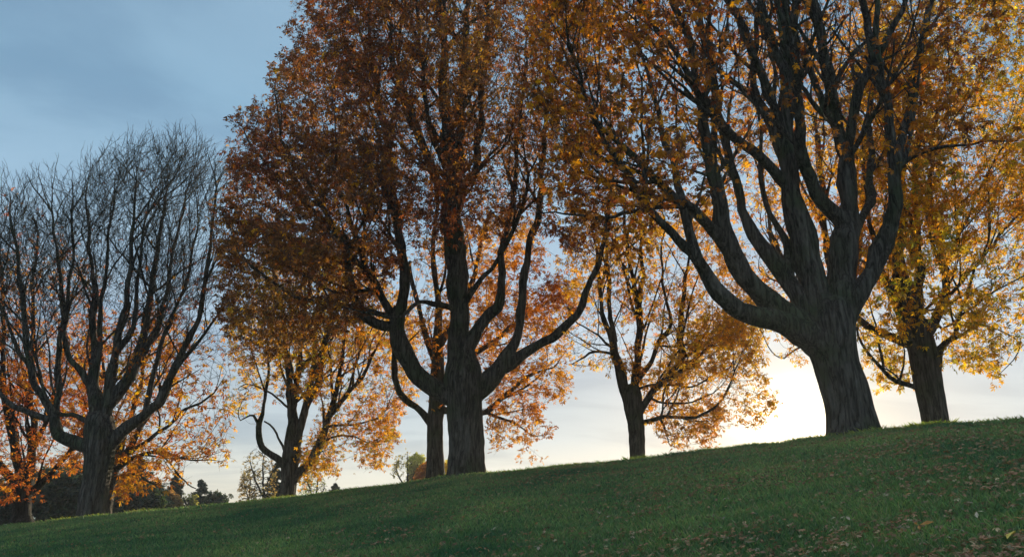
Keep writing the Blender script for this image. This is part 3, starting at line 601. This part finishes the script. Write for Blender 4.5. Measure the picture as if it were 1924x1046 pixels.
# ---- tree behind the centre tree
build_tree('chestnut_tree', 'narrow trunk chestnut standing just left behind the fluted centre trunk, orange skirt on its right', 29.5,
    [(905, 796, 838), (893, 799, 836), (850, 802, 834), (790, 803, 833), (750, 806, 838), (700, 808, 836), (650, 812, 832)],
    [([(815, 800, 17), (800, 783, 14), (778, 765, 12), (755, 745, 12), (741, 715, 11), (738, 680, 10), (745, 640, 7), (740, 590, 5)], -1, 'T'),
     ([(822, 680, 20), (822, 620, 17), (825, 550, 13), (815, 480, 10), (820, 400, 8), (815, 300, 5)], .4, 'T'),
     ([(825, 700, 16), (800, 640, 12), (785, 570, 9), (770, 500, 7)], 1, 'T'),
     ([(825, 770, 16), (870, 772, 13), (910, 777, 11), (943, 753, 9), (963, 733, 8), (1000, 700, 5), (1040, 690, 3)], 1.2, 'T'),
     ([(828, 720, 14), (870, 680, 12), (930, 640, 10), (990, 590, 7), (1040, 560, 4)], 1.5, 'T'),
     ([(915, 775, 6), (945, 790, 5), (975, 800, 3), (995, 815, 2)], 0),
     ([(826, 650, 14), (870, 570, 12), (900, 480, 9), (920, 400, 6)], 1.5, 'T')],
    [(730, 560), (800, 440), (950, 400), (1060, 470), (1090, 560), (1060, 650), (1072, 750), (1030, 745), (1005, 745), (1030, 800), (1015, 850), (985, 845), (975, 830), (930, 835), (912, 790), (905, 730), (830, 700), (830, 780), (800, 740), (760, 700), (735, 640)],
    nattr=4200, dep=4, dref=110, leafn=3, leafsize=.1555, pal=[ORG, RED, GLD, (.40, .18, .03)], wts=[4, 1.8, 3, 2.5], seed=63, group=GRP, di=2.2, dk=.37, trop=0, gap=-.25,
    leafp=lambda px, py, P: np.where(px < 830, .5, 1))
# ---- golden tree right of centre
build_tree('chestnut_tree', 'small golden chestnut right of centre with forked slim trunk and low curved branch', 27.0,
    [(868, 1182, 1214), (860, 1184, 1212), (800, 1179, 1211), (765, 1172, 1207), (740, 1170, 1206), (725, 1172, 1202)],
    [([(1182, 755, 22), (1169, 718, 21), (1162, 678, 19), (1154, 638, 14), (1134, 594, 9), (1129, 554, 8), (1120, 490, 6), (1110, 420, 4)], -.5, 'T'),
     ([(1156, 640, 11), (1151, 604, 9), (1145, 529, 8), (1142, 470, 6), (1138, 390, 4)], .8),
     ([(1192, 745, 19), (1192, 728, 17), (1196, 678, 15), (1201, 629, 14), (1201, 579, 12), (1189, 539, 9), (1179, 480, 7), (1178, 425, 6), (1175, 350, 4)], .3, 'T'),
     ([(1201, 580, 9), (1205, 504, 8), (1203, 430, 6), (1210, 340, 4)], -.8),
     ([(1197, 715, 11), (1224, 678, 10), (1243, 638, 9), (1268, 610, 8), (1253, 569, 6), (1243, 519, 5), (1241, 480, 4), (1250, 410, 3)], -1, 'T'),
     ([(1196, 785, 18), (1206, 764, 15), (1224, 738, 14), (1258, 708, 13), (1283, 673, 12), (1279, 614, 12), (1284, 569, 9), (1291, 509, 6), (1300, 450, 4)], -.6, 'T'),
     ([(1200, 795, 14), (1215, 792, 10), (1238, 785, 9), (1268, 787, 8), (1308, 787, 7), (1343, 772, 5), (1360, 743, 4), (1380, 700, 3)], -.8, 'T'),
     ([(1238, 785, 6), (1252, 795, 6), (1259, 806, 5), (1250, 815, 3)], .8),
     ([(1200, 730, 6), (1222, 723, 5), (1248, 723, 4), (1298, 725, 4), (1330, 710, 3), (1370, 690, 2)], 1, 'T'),
     ([(1218, 745, 5), (1248, 760, 5), (1298, 758, 4), (1340, 740, 2)], 1.5),
     ([(1156, 655, 6), (1144, 646, 5), (1114, 628, 4), (1084, 604, 3)], -.8),
     ([(1156, 665, 5), (1130, 655, 5), (1099, 658, 4), (1075, 680, 2)], -.4),
     ([(1240, 650, 4), (1275, 650, 4), (1310, 640, 3), (1340, 620, 2)], .6)],
    [(1060, 470), (1100, 400), (1200, 350), (1330, 380), (1400, 520), (1425, 630), (1430, 690), (1450, 770), (1430, 790), (1415, 822), (1395, 800), (1370, 770), (1340, 830), (1290, 850), (1225, 858), (1212, 840), (1215, 780), (1180, 690), (1130, 690), (1080, 700), (1055, 620)],
    nattr=4400, dep=4.2, dref=120, leafn=3, leafsize=.155, pal=[GLD, ORG, YEL, (.34, .20, .04)], wts=[4.5, 3, 2.2, 2.5], seed=74, group=GRP, di=2.2, dk=.35, trop=0, gap=-.2,
    leafp=lambda px, py, P: np.where((px < 1170) & (py > 560), .2, np.where((px < 1290) & (py < 640), .6, 1)))
# ---- right edge golden yellow tree
build_tree('chestnut_tree', 'yellow-gold chestnut at the right edge, dark stout trunk rising from sunlit grass', 21.6,
    [(806, 1733, 1786), (799, 1735, 1783), (728, 1720, 1771), (678, 1711, 1764), (650, 1705, 1757), (628, 1700, 1750), (605, 1700, 1748)],
    [([(1715, 640, 40), (1703, 604, 36), (1688, 569, 28), (1665, 530, 15), (1648, 490, 12), (1640, 430, 9), (1625, 350, 6)], -.6, 'T'),
     ([(1718, 620, 38), (1708, 569, 36), (1686, 504, 28), (1686, 455, 21), (1695, 400, 17), (1693, 358, 12), (1700, 290, 9), (1695, 200, 6)], .8, 'T'),
     ([(1722, 610, 30), (1720, 579, 26), (1726, 504, 17), (1723, 440, 15), (1721, 380, 11), (1719, 310, 9), (1730, 230, 6), (1735, 150, 4)], -.3, 'T'),
     ([(1724, 500, 13), (1716, 430, 12), (1695, 370, 10), (1675, 300, 7), (1660, 220, 5)], -1),
     ([(1738, 640, 24), (1748, 618, 21), (1765, 592, 19), (1782, 559, 16), (1773, 504, 14), (1764, 445, 12), (1750, 400, 10), (1745, 335, 8), (1755, 250, 6), (1780, 150, 4)], .3, 'T'),
     ([(1775, 500, 8), (1800, 450, 7), (1830, 380, 5), (1870, 300, 4)], -1),
     ([(1757, 710, 18), (1764, 685, 16), (1770, 652, 16), (1793, 640, 11), (1800, 604, 9), (1813, 569, 7), (1835, 510, 5), (1860, 450, 4)], -.8, 'T'),
     ([(1720, 650, 18), (1698, 643, 16), (1664, 629, 14), (1629, 619, 13), (1605, 600, 11), (1590, 560, 8), (1580, 500, 5)], 1.4, 'T'),
     ([(1722, 728, 12), (1711, 723, 11), (1679, 717, 9), (1659, 698, 8), (1629, 663, 6), (1609, 629, 4)], -.6, 'T'),
     ([(1660, 695, 6), (1654, 663, 5), (1648, 630, 4), (1640, 590, 3)], .5),
     ([(1690, 718, 5), (1695, 690, 4), (1700, 665, 3)], -.8),
     ([(1770, 618, 6), (1783, 609, 4), (1838, 606, 4), (1875, 615, 3), (1915, 640, 2)], -.8),
     ([(1798, 600, 5), (1850, 560, 4), (1900, 530, 3), (1960, 500, 3)], .6),
     ([(1784, 555, 7), (1840, 490, 6), (1900, 420, 5), (1960, 330, 4)], 1.2)],
    [(1600, 480), (1595, 300), (1600, 80), (1680, -60), (1850, -120), (2020, -60), (2080, 150), (2060, 420), (1990, 580), (1930, 620), (1900, 670), (1870, 700), (1840, 680), (1790, 700), (1775, 640), (1740, 600), (1700, 640), (1700, 740), (1670, 755), (1640, 750), (1625, 690), (1615, 620)],
    nattr=6800, dep=4.8, dref=150, leafn=4, leafsize=.155, leafp=lambda px, py, P: np.full(len(px), .7), pal=[GLD, YEL, ORG, GRN, (.42, .27, .05)], wts=[4, 3, 2.5, 1.6, 2], seed=85, group=GRP, di=2.4, dk=.38, trop=0, gap=-.28, back=.9)
# ---- a further tree of the back row behind the biggest trunk
build_tree('chestnut_tree', 'orange-gold chestnut mostly hidden behind the massive leaning trunk and its limbs', 25.5,
    [(850, 1572, 1602), (818, 1573, 1601), (740, 1572, 1598), (660, 1570, 1596), (600, 1568, 1592)],
    [([(1580, 640, 20), (1570, 540, 17), (1550, 440, 13), (1545, 330, 9), (1530, 220, 6)], .5, 'T'),
     ([(1580, 620, 18), (1600, 520, 15), (1620, 400, 11), (1625, 280, 8), (1640, 160, 5)], -.6, 'T'),
     ([(1576, 660, 16), (1540, 590, 12), (1490, 520, 9), (1450, 440, 7), (1430, 330, 5)], 1, 'T'),
     ([(1576, 690, 10), (1540, 650, 7), (1500, 650, 5), (1470, 670, 3)], .6, 'T')],
    [(1380, 560), (1340, 420), (1330, 250), (1370, 80), (1460, -60), (1600, -80), (1700, 60), (1690, 300), (1670, 470), (1620, 560), (1560, 540), (1520, 600), (1530, 680), (1480, 690), (1440, 640)],
    nattr=3600, dep=3.8, dref=130, leafn=3, leafsize=.155, pal=[GLD, ORG, YEL, RED], wts=[4, 4, 1.5, 2], seed=96, group=GRP, di=2.4, dk=.40, trop=0, gap=-.12,
    leafp=lambda px, py, P: np.where(py > 580, .5, .62))

# ------------------------------------------------------------------ background trees
def conifer(px, ytop, wpx, D, label, seed, open_=.0, name='conifer', pal=None):
    r_ = np.random.default_rng(seed); top = at(px, ytop, D); gz = float(ground(top[0], D)); H = top[2]-gz; t = D/dirpx(px, ytop)[1]; Rm = wpx/2*t/F*2.3
    origin = (float(top[0]), D, gz); root = empty(name, origin); tag(root, label, 'tree')
    n = 14; z = np.linspace(-.3, H, n); P = np.stack([np.full(n, top[0])+.03*np.sin(z), np.full(n, D), gz+z], 1); rr = np.linspace(.18*Rm+.06, .02, n)
    v0, f0 = tubes([np.arange(n)], P, rr)
    nb = int(46+H*16); hb = H*(.04+.955*r_.random(nb)**.9); az = r_.uniform(0, 2*PI, nb)
    ln = Rm*(1-hb/H)**.65*r_.uniform(.35, 1.1, nb)+.02
    Cn = []; bp_ = []; ch = []
    for q in range(nb):
        m = 9; s = np.linspace(0, 1, m); d = np.array([math.cos(az[q]), math.sin(az[q]), 0]); b = np.array([top[0], D, gz+hb[q]])
        pts = b+d*ln[q]*s[:, None]+np.array([0, 0, 1.])*(-.25*ln[q]*s+.18*ln[q]*s**3)[:, None]
        ch.append(np.arange(m)+m*q); bp_.append(pts)
        k = int(20+ln[q]*190); u = r_.random(k)**.8
        Cn.append(b+d*ln[q]*u[:, None]+np.array([0, 0, 1.])*(-.25*ln[q]*u+.18*ln[q]*u**3)[:, None]+r_.normal(size=(k, 3))*.07*np.array([1, 1, .7])*(.3+ln[q]))
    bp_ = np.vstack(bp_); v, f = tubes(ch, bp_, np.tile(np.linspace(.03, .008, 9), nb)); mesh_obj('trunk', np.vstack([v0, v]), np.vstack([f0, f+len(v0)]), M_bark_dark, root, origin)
    Cn = np.vstack(Cn)
    pal = pal or [(.018, .040, .022), (.030, .055, .026), (.040, .060, .030), (.055, .055, .026)]
    Vl, Fl, col = leaves(Cn, (.12+.0008*D), pal, [3, 3, 2, 1], 5, droop=.4, hang=.2, r_=r_, wid=.34)
    mesh_obj('crown', Vl, Fl, M_needle, root, origin, smooth=False, fattr=col)
    return root
conifer(331, 884, 34, 74, 'narrow dark conifer on the skyline right of the bare tree', 1)
conifer(379, 899, 40, 80, 'short dark conifer with a ragged forked top beside a low bush', 2)
conifer(262, 858, 90, 66, 'broad dark conifer behind the orange sprays by the bare tree trunk', 3)
conifer(296, 900, 60, 70, 'low dark conifer filling the gap left of the narrow skyline conifer', 14)
conifer(215, 890, 80, 62, 'dark conifer directly right of the bare tree trunk base', 4)
conifer(630, 907, 30, 78, 'small lone conifer tip poking over the crest', 5)
conifer(522, 868, 36, 60, 'dark slim conifer hidden behind the curled-limb chestnut trunk', 6)
def bushtree(px, ytop, wpx, D, label, seed, pal, wts, leafn=2, size=.12, bare=1.0, cat='tree', name='young_tree', ybase=None, nattr=900, trunkw=5, lean=0, nlv=1):
    r_ = np.random.default_rng(seed); yb = ybase or 960
    h = yb-ytop; x0 = px-lean
    poly = [(px-wpx*.30, ytop+h*.12), (px-wpx*.08, ytop), (px+wpx*.16, ytop+h*.03), (px+wpx*.36, ytop+h*.18), (px+wpx*.5, ytop+h*.45), (px+wpx*.42, ytop+h*.75),
            (px+wpx*.1, ytop+h*.92), (px-wpx*.25, ytop+h*.9), (px-wpx*.5, ytop+h*.6), (px-wpx*.44, ytop+h*.3)]
    dm = wpx/2*D/F
    lim = [([(x0, yb-h*.25, trunkw*.8), (px-wpx*.12, yb-h*.5, trunkw*.6), (px-wpx*.25, yb-h*.75, 2)], -.3*dm, 'T'),
           ([(x0, yb-h*.3, trunkw*.8), (px+wpx*.1, yb-h*.6, trunkw*.6), (px+wpx*.12, yb-h*.85, 2)], .3*dm, 'T'),
           ([(x0, yb-h*.2, trunkw*.6), (px+wpx*.2, yb-h*.4, trunkw*.5), (px+wpx*.35, yb-h*.6, 2)], -.2*dm, 'T')]
    return build_tree(name, label, D, [(yb+4, x0-trunkw/2, x0+trunkw/2), (yb-h*.15, x0-trunkw*.45, x0+trunkw*.45), (yb-h*.35, x0-trunkw*.4, x0+trunkw*.4)], lim, poly, nattr=nattr, dep=dm*.9, dref=wpx*.35,
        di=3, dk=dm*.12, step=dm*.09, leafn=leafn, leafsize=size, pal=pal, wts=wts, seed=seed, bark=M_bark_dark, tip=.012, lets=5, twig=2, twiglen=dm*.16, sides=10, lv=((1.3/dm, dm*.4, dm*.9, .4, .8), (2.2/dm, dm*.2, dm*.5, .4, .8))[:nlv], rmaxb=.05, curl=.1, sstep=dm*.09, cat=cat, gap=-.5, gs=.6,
        leafp=lambda a, b, P: np.full(len(a), bare), wid=.5, leafr=.05)
PALE = [(.34, .27, .12), (.42, .34, .15), (.26, .24, .11)]
EVG = [(.022, .045, .022), (.035, .06, .028), (.06, .06, .03)]
bushtree(487, 838, 66, 58, 'pale wispy young tree left of the curled-limb chestnut', 101, PALE, [3, 2, 2], 1, .15, .8, ybase=965, nattr=260, lean=-8, nlv=2)
bushtree(466, 886, 34, 60, 'short pale sapling at the left foot of the wispy young tree', 102, PALE, [3, 2, 2], 2, .14, .8, ybase=965, nattr=150, trunkw=3, nlv=2)
bushtree(590, 888, 54, 60, 'sparse pale bush right of the curled-limb chestnut trunk', 103, [(.2, .22, .10), (.34, .3, .12)], [3, 2], 1, .15, .7, ybase=960, nattr=200, nlv=2, name='bush', cat='bush')
bushtree(759, 856, 58, 62, 'bare-twigged pale bush on the crest left of the narrow trunk', 104, PALE, [3, 2, 2], 2, .14, .8, ybase=940, nattr=200, nlv=2, name='bush', cat='bush', lean=-6)
bushtree(783, 850, 42, 63, 'upright yellow-green bush beside the bare-twigged one', 105, [(.36, .34, .12), (.44, .38, .12)], [3, 2], 3, .17, .9, ybase=940, nattr=420, name='bush', cat='bush')
bushtree(800, 872, 36, 58, 'low orange bush showing between the two centre trunks', 106, [ORG, GLD, (.5, .2, .04)], [3, 2, 2], 5, .24, 1, ybase=935, nattr=450, name='bush', cat='bush')
bushtree(842, 868, 36, 58, 'yellow-orange bush peeping between narrow trunk and fluted trunk', 107, [YEL, GLD], [3, 2], 5, .24, 1, ybase=930, nattr=350, name='bush', cat='bush')
bushtree(408, 926, 48, 76, 'low dark spreading bush right of the short conifer', 108, EVG, [2, 2, 1], 3, .3, .9, ybase=965, nattr=350, name='bush', cat='bush')
bushtree(352, 930, 26, 78, 'small olive bush between the two skyline conifers', 109, [(.16, .16, .05), (.25, .22, .07)], [2, 2], 4, .3, 1, ybase=962, nattr=250, name='bush', cat='bush')
bushtree(105, 880, 110, 56, 'rounded dark evergreen between the orange tree and the bare tree trunk', 110, EVG, [3, 3, 1], 6, .34, 1, ybase=985, nattr=1300, name='evergreen_shrub', cat='shrub')
bushtree(140, 868, 80, 60, 'taller dark evergreen just left of the bare tree trunk', 111, EVG, [3, 3, 1], 6, .34, 1, ybase=985, nattr=1100, name='evergreen_shrub', cat='shrub')
bushtree(-20, 900, 130, 58, 'dark evergreen behind the far left orange tree', 112, EVG, [3, 3, 1], 6, .34, 1, ybase=1000, nattr=1100, name='evergreen_shrub', cat='shrub')
bushtree(250, 905, 120, 58, 'wide low evergreen at the foot of the broad dark conifer', 113, EVG, [3, 2, 2], 6, .34, 1, ybase=975, nattr=1100, name='evergreen_shrub', cat='shrub')
bushtree(318, 925, 40, 72, 'yellowish shrub glowing beside the narrow skyline conifer', 115, [(.25, .2, .05), (.36, .27, .06)], [2, 2], 4, .3, .9, ybase=965, nattr=300, name='evergreen_shrub', cat='shrub')

# ------------------------------------------------------------------ grass blades
def scatter(n, rlo, rhi, az=(-35.5, 35.5), pw=1.0):
    u = rng.random(n); r = rlo*(rhi/rlo)**(u**pw); a = np.radians(rng.uniform(*az, n)); return r*np.sin(a), r*np.cos(a)
def blades(x, y, h, w_, pal):
    n = len(x); z = ground(x, y); B = np.stack([x, y, z-.01], 1); a = rng.uniform(0, 2*PI, n); s = np.stack([np.cos(a), np.sin(a), 0*a], 1)
    ln = rng.normal(size=(n, 2))*.45; tipv = np.stack([ln[:, 0], ln[:, 1], np.ones(n)], 1)*h[:, None]; mid = tipv*np.array([.38, .38, .6])
    V = np.stack([B-s*w_[:, None]/2, B+s*w_[:, None]/2, B+mid+s*w_[:, None]*.38, B+tipv], 1).reshape(-1, 3)
    pal = np.array(pal); c = pal[rng.integers(0, len(pal), n)]*rng.uniform(.65, 1.3, (n, 1)); pt = pnoise(B, 1.1, 77)[:, None]+.6*pnoise(B, 3.7, 78)[:, None]; c = c*(1+.32*np.clip(pt, -1.6, 1.6)*np.array([[1.25, .8, .6]]))
    return V, np.arange(4*n).reshape(-1, 4), np.clip(c, .004, 1)
GP = [(.135, .240, .095), (.150, .265, .10), (.18, .265, .10), (.25, .25, .14), (.115, .22, .095)]
x1, y1 = scatter(420000, 5.0, 36); r1 = np.hypot(x1, y1)
V1 = blades(x1, y1, rng.uniform(.03, .075, len(x1)), .0045+.00055*r1, GP)
# taller tufts along the crest
n2 = 90000; a2 = rng.uniform(-35.5, 35.5, n2); e2, rc2 = crest(a2); r2 = rc2*(1+rng.normal(size=n2)*.05+.02); x2 = r2*np.sin(np.radians(a2)); y2 = r2*np.cos(np.radians(a2))
V2 = blades(x2, y2, rng.uniform(.04, .13, n2)*(1+.3*np.clip(pnoise(np.stack([x2, y2, 0*x2], 1), 2.5, 5), -.8, 1.2)), .003+.00024*r2, GP)
# sunlit grass beyond the crest
x3, y3 = [], []
a3 = rng.uniform(-35.5, 35.5, 90000); e3, rc3 = crest(a3); r3 = rc3+1+rng.random(90000)**1.4*14; x3 = r3*np.sin(np.radians(a3)); y3 = r3*np.cos(np.radians(a3))
V3 = blades(x3, y3, rng.uniform(.05, .13, 90000), .006+.0005*r3, GP)
n4 = 16000; a4 = rng.uniform(-35.5, 35.5, n4); e4, rc4 = crest(a4); r4 = rc4+rng.uniform(-.3, 1.6, n4); x4 = r4*np.sin(np.radians(a4)); y4 = r4*np.cos(np.radians(a4))
V4 = blades(x4, y4, rng.uniform(.06, .15, n4)*(1+.25*pnoise(np.stack([x4, y4, 0*x4], 1), 1.7, 15)), .003+.0002*r4, [(.16, .22, .05), (.22, .24, .06), (.12, .20, .05), (.30, .28, .10)])  # yellower blades, the crest's sunlit rim put into their colour
tx, ty = [], []
for (px_, w_) in ((1758, 62), (1198, 40), (878, 84), (172, 64), (1600, 110), (543, 44)):      # tall tufts by the trunks, yellowed in colour to look sunlit
    a_ = math.degrees(math.atan2(dirpx(px_, 850)[0], dirpx(px_, 850)[1])); hw = math.degrees(w_/2/F); m5 = 620
    a5 = a_+rng.uniform(-hw, hw, m5)*1.15; r5 = crest(a5)[1]+rng.uniform(.1, 1.3, m5)
    tx.append(r5*np.sin(np.radians(a5))); ty.append(r5*np.cos(np.radians(a5)))
tx = np.concatenate(tx); ty = np.concatenate(ty)
V5 = blades(tx, ty, rng.uniform(.10, .21, len(tx)), .004+.0002*np.hypot(tx, ty), [(.24, .30, .05), (.32, .34, .07), (.18, .26, .05)])
parts = [V1, V2, V3, V4, V5]; off = 0; VV = []; FF = []; CC = []
for v, f, c in parts: VV.append(v); FF.append(f+off); CC.append(c); off += len(v)
gr = mesh_obj('grass', np.vstack(VV), np.vstack(FF), M_blade, smooth=False, fattr=np.vstack(CC)); tag(gr, 'short green lawn grass covering the bank with ragged blades along the crest', 'grass', kind='stuff')

# ------------------------------------------------------------------ fallen leaves
LP = [(.42, .23, .12), (.34, .17, .09), (.46, .33, .18), (.46, .38, .22), (.20, .11, .06), (.36, .17, .06)]
def litter(x, y, size, r_, pal, wts, lets=5):
    P = np.stack([x, y, ground(x, y)+.055], 1)
    n = len(P); V, Fq, col = leaves(P, size, pal, wts, lets, droop=.35, hang=0, r_=r_, wid=.42, tone_noise=.4)
    # lay each leaf down: squash its height about the lawn surface, keep a curl
    c = np.repeat(P, lets*4, 0); V = c+(V-c)*np.array([1, 1, .6]); g_ = ground(V[:, 0], V[:, 1]); gc = ground(c[:, 0], c[:, 1]); V[:, 2] += g_-gc
    V[:, 2] = np.maximum(V[:, 2], g_+.02); return V, Fq, col
xl, yl = scatter(62000, 5.5, 30); rl = np.hypot(xl, yl); al = np.degrees(np.arctan2(xl, yl))
dn = np.clip(.38+.25*pnoise(np.stack([xl, yl, 0*xl], 1), 1.0, 91)+.35*pnoise(np.stack([xl, yl, 0*xl], 1), 3.0, 92), .03, 1)*np.interp(al, [-35, -15, 0, 20, 35], [.12, .3, .55, .9, 1])
k = rng.random(len(xl)) < dn; V_, F_, c_ = litter(xl[k], yl[k], .043, rng, LP, [4, 4, 2, .7, 2, 2], 5)
li = mesh_obj('leaf_litter', V_, F_, M_litter, smooth=False, fattr=c_); tag(li, 'scattered brown chestnut leaf litter caught in the lawn', 'leaf litter', kind='stuff')
def single_leaf(px, py, size, pal, label, group, name='fallen_leaf'):
    d = dirpx(px, py); ts = np.linspace(3, 30, 1600); g_ = ground(d[0]*ts, d[1]*ts)-d[2]*ts; i = np.argmax(g_ > 0)
    if i == 0: return
    x, y = d[0]*ts[i], d[1]*ts[i]; rr = np.random.default_rng(int(px*7+py))
    V, Fq, col = litter(np.array([x]), np.array([y]), size, rr, pal, [1]*len(pal), 3)
    V[:, 2] += .015
    o = mesh_obj(name, V, Fq, M_litter, origin=(float(x), float(y), float(ground(x, y))), smooth=False, fattr=col); tag(o, label, 'leaf', group)
single_leaf(1912, 1016, .12, [(.62, .46, .10)], 'large yellow fallen leaf lying in the grass at the lower right corner', 'fallen leaves on the near grass')
single_leaf(1792, 1036, .11, [(.62, .46, .10)], 'small yellow curled leaf beside brown leaves at the bottom edge of the lawn', 'fallen leaves on the near grass')
single_leaf(1728, 1005, .085, [(.50, .22, .05)], 'orange fallen leaf among pale scraps on the near lawn', 'fallen leaves on the near grass')
rr = np.random.default_rng(5)
for q in range(46):
    px = 1924-1000*rr.random()**1.5; py = rr.uniform(940, 1040)
    single_leaf(px, py, rr.uniform(.05, .085), [(.50, .40, .27), (.42, .30, .18)], 'pale tan curled leaf lying loose on the near grass', 'pale curled leaves on the near grass')

# ------------------------------------------------------------------ haze added for a soft veil and glow
hz, o = newmat('haze'); pv = nd('ShaderNodeVolumePrincipled'); pv.inputs['Color'].default_value = (.86, .92, 1, 1); pv.inputs['Density'].default_value = .0005; pv.inputs['Anisotropy'].default_value = .4
L.new(pv.outputs[0], o.inputs['Volume'])
b0 = np.array([[x, y, z] for x in (-710, 710) for y in (-710, 710) for z in (-12, 27)], float)
hf = np.array([[0, 1, 3, 2], [4, 6, 7, 5], [0, 4, 5, 1], [2, 3, 7, 6], [0, 2, 6, 4], [1, 5, 7, 3]])
ho = mesh_obj('haze', b0, hf, hz, smooth=False); tag(ho, 'thin added haze veiling the grassy bank with scattered light', 'haze', kind='stuff')
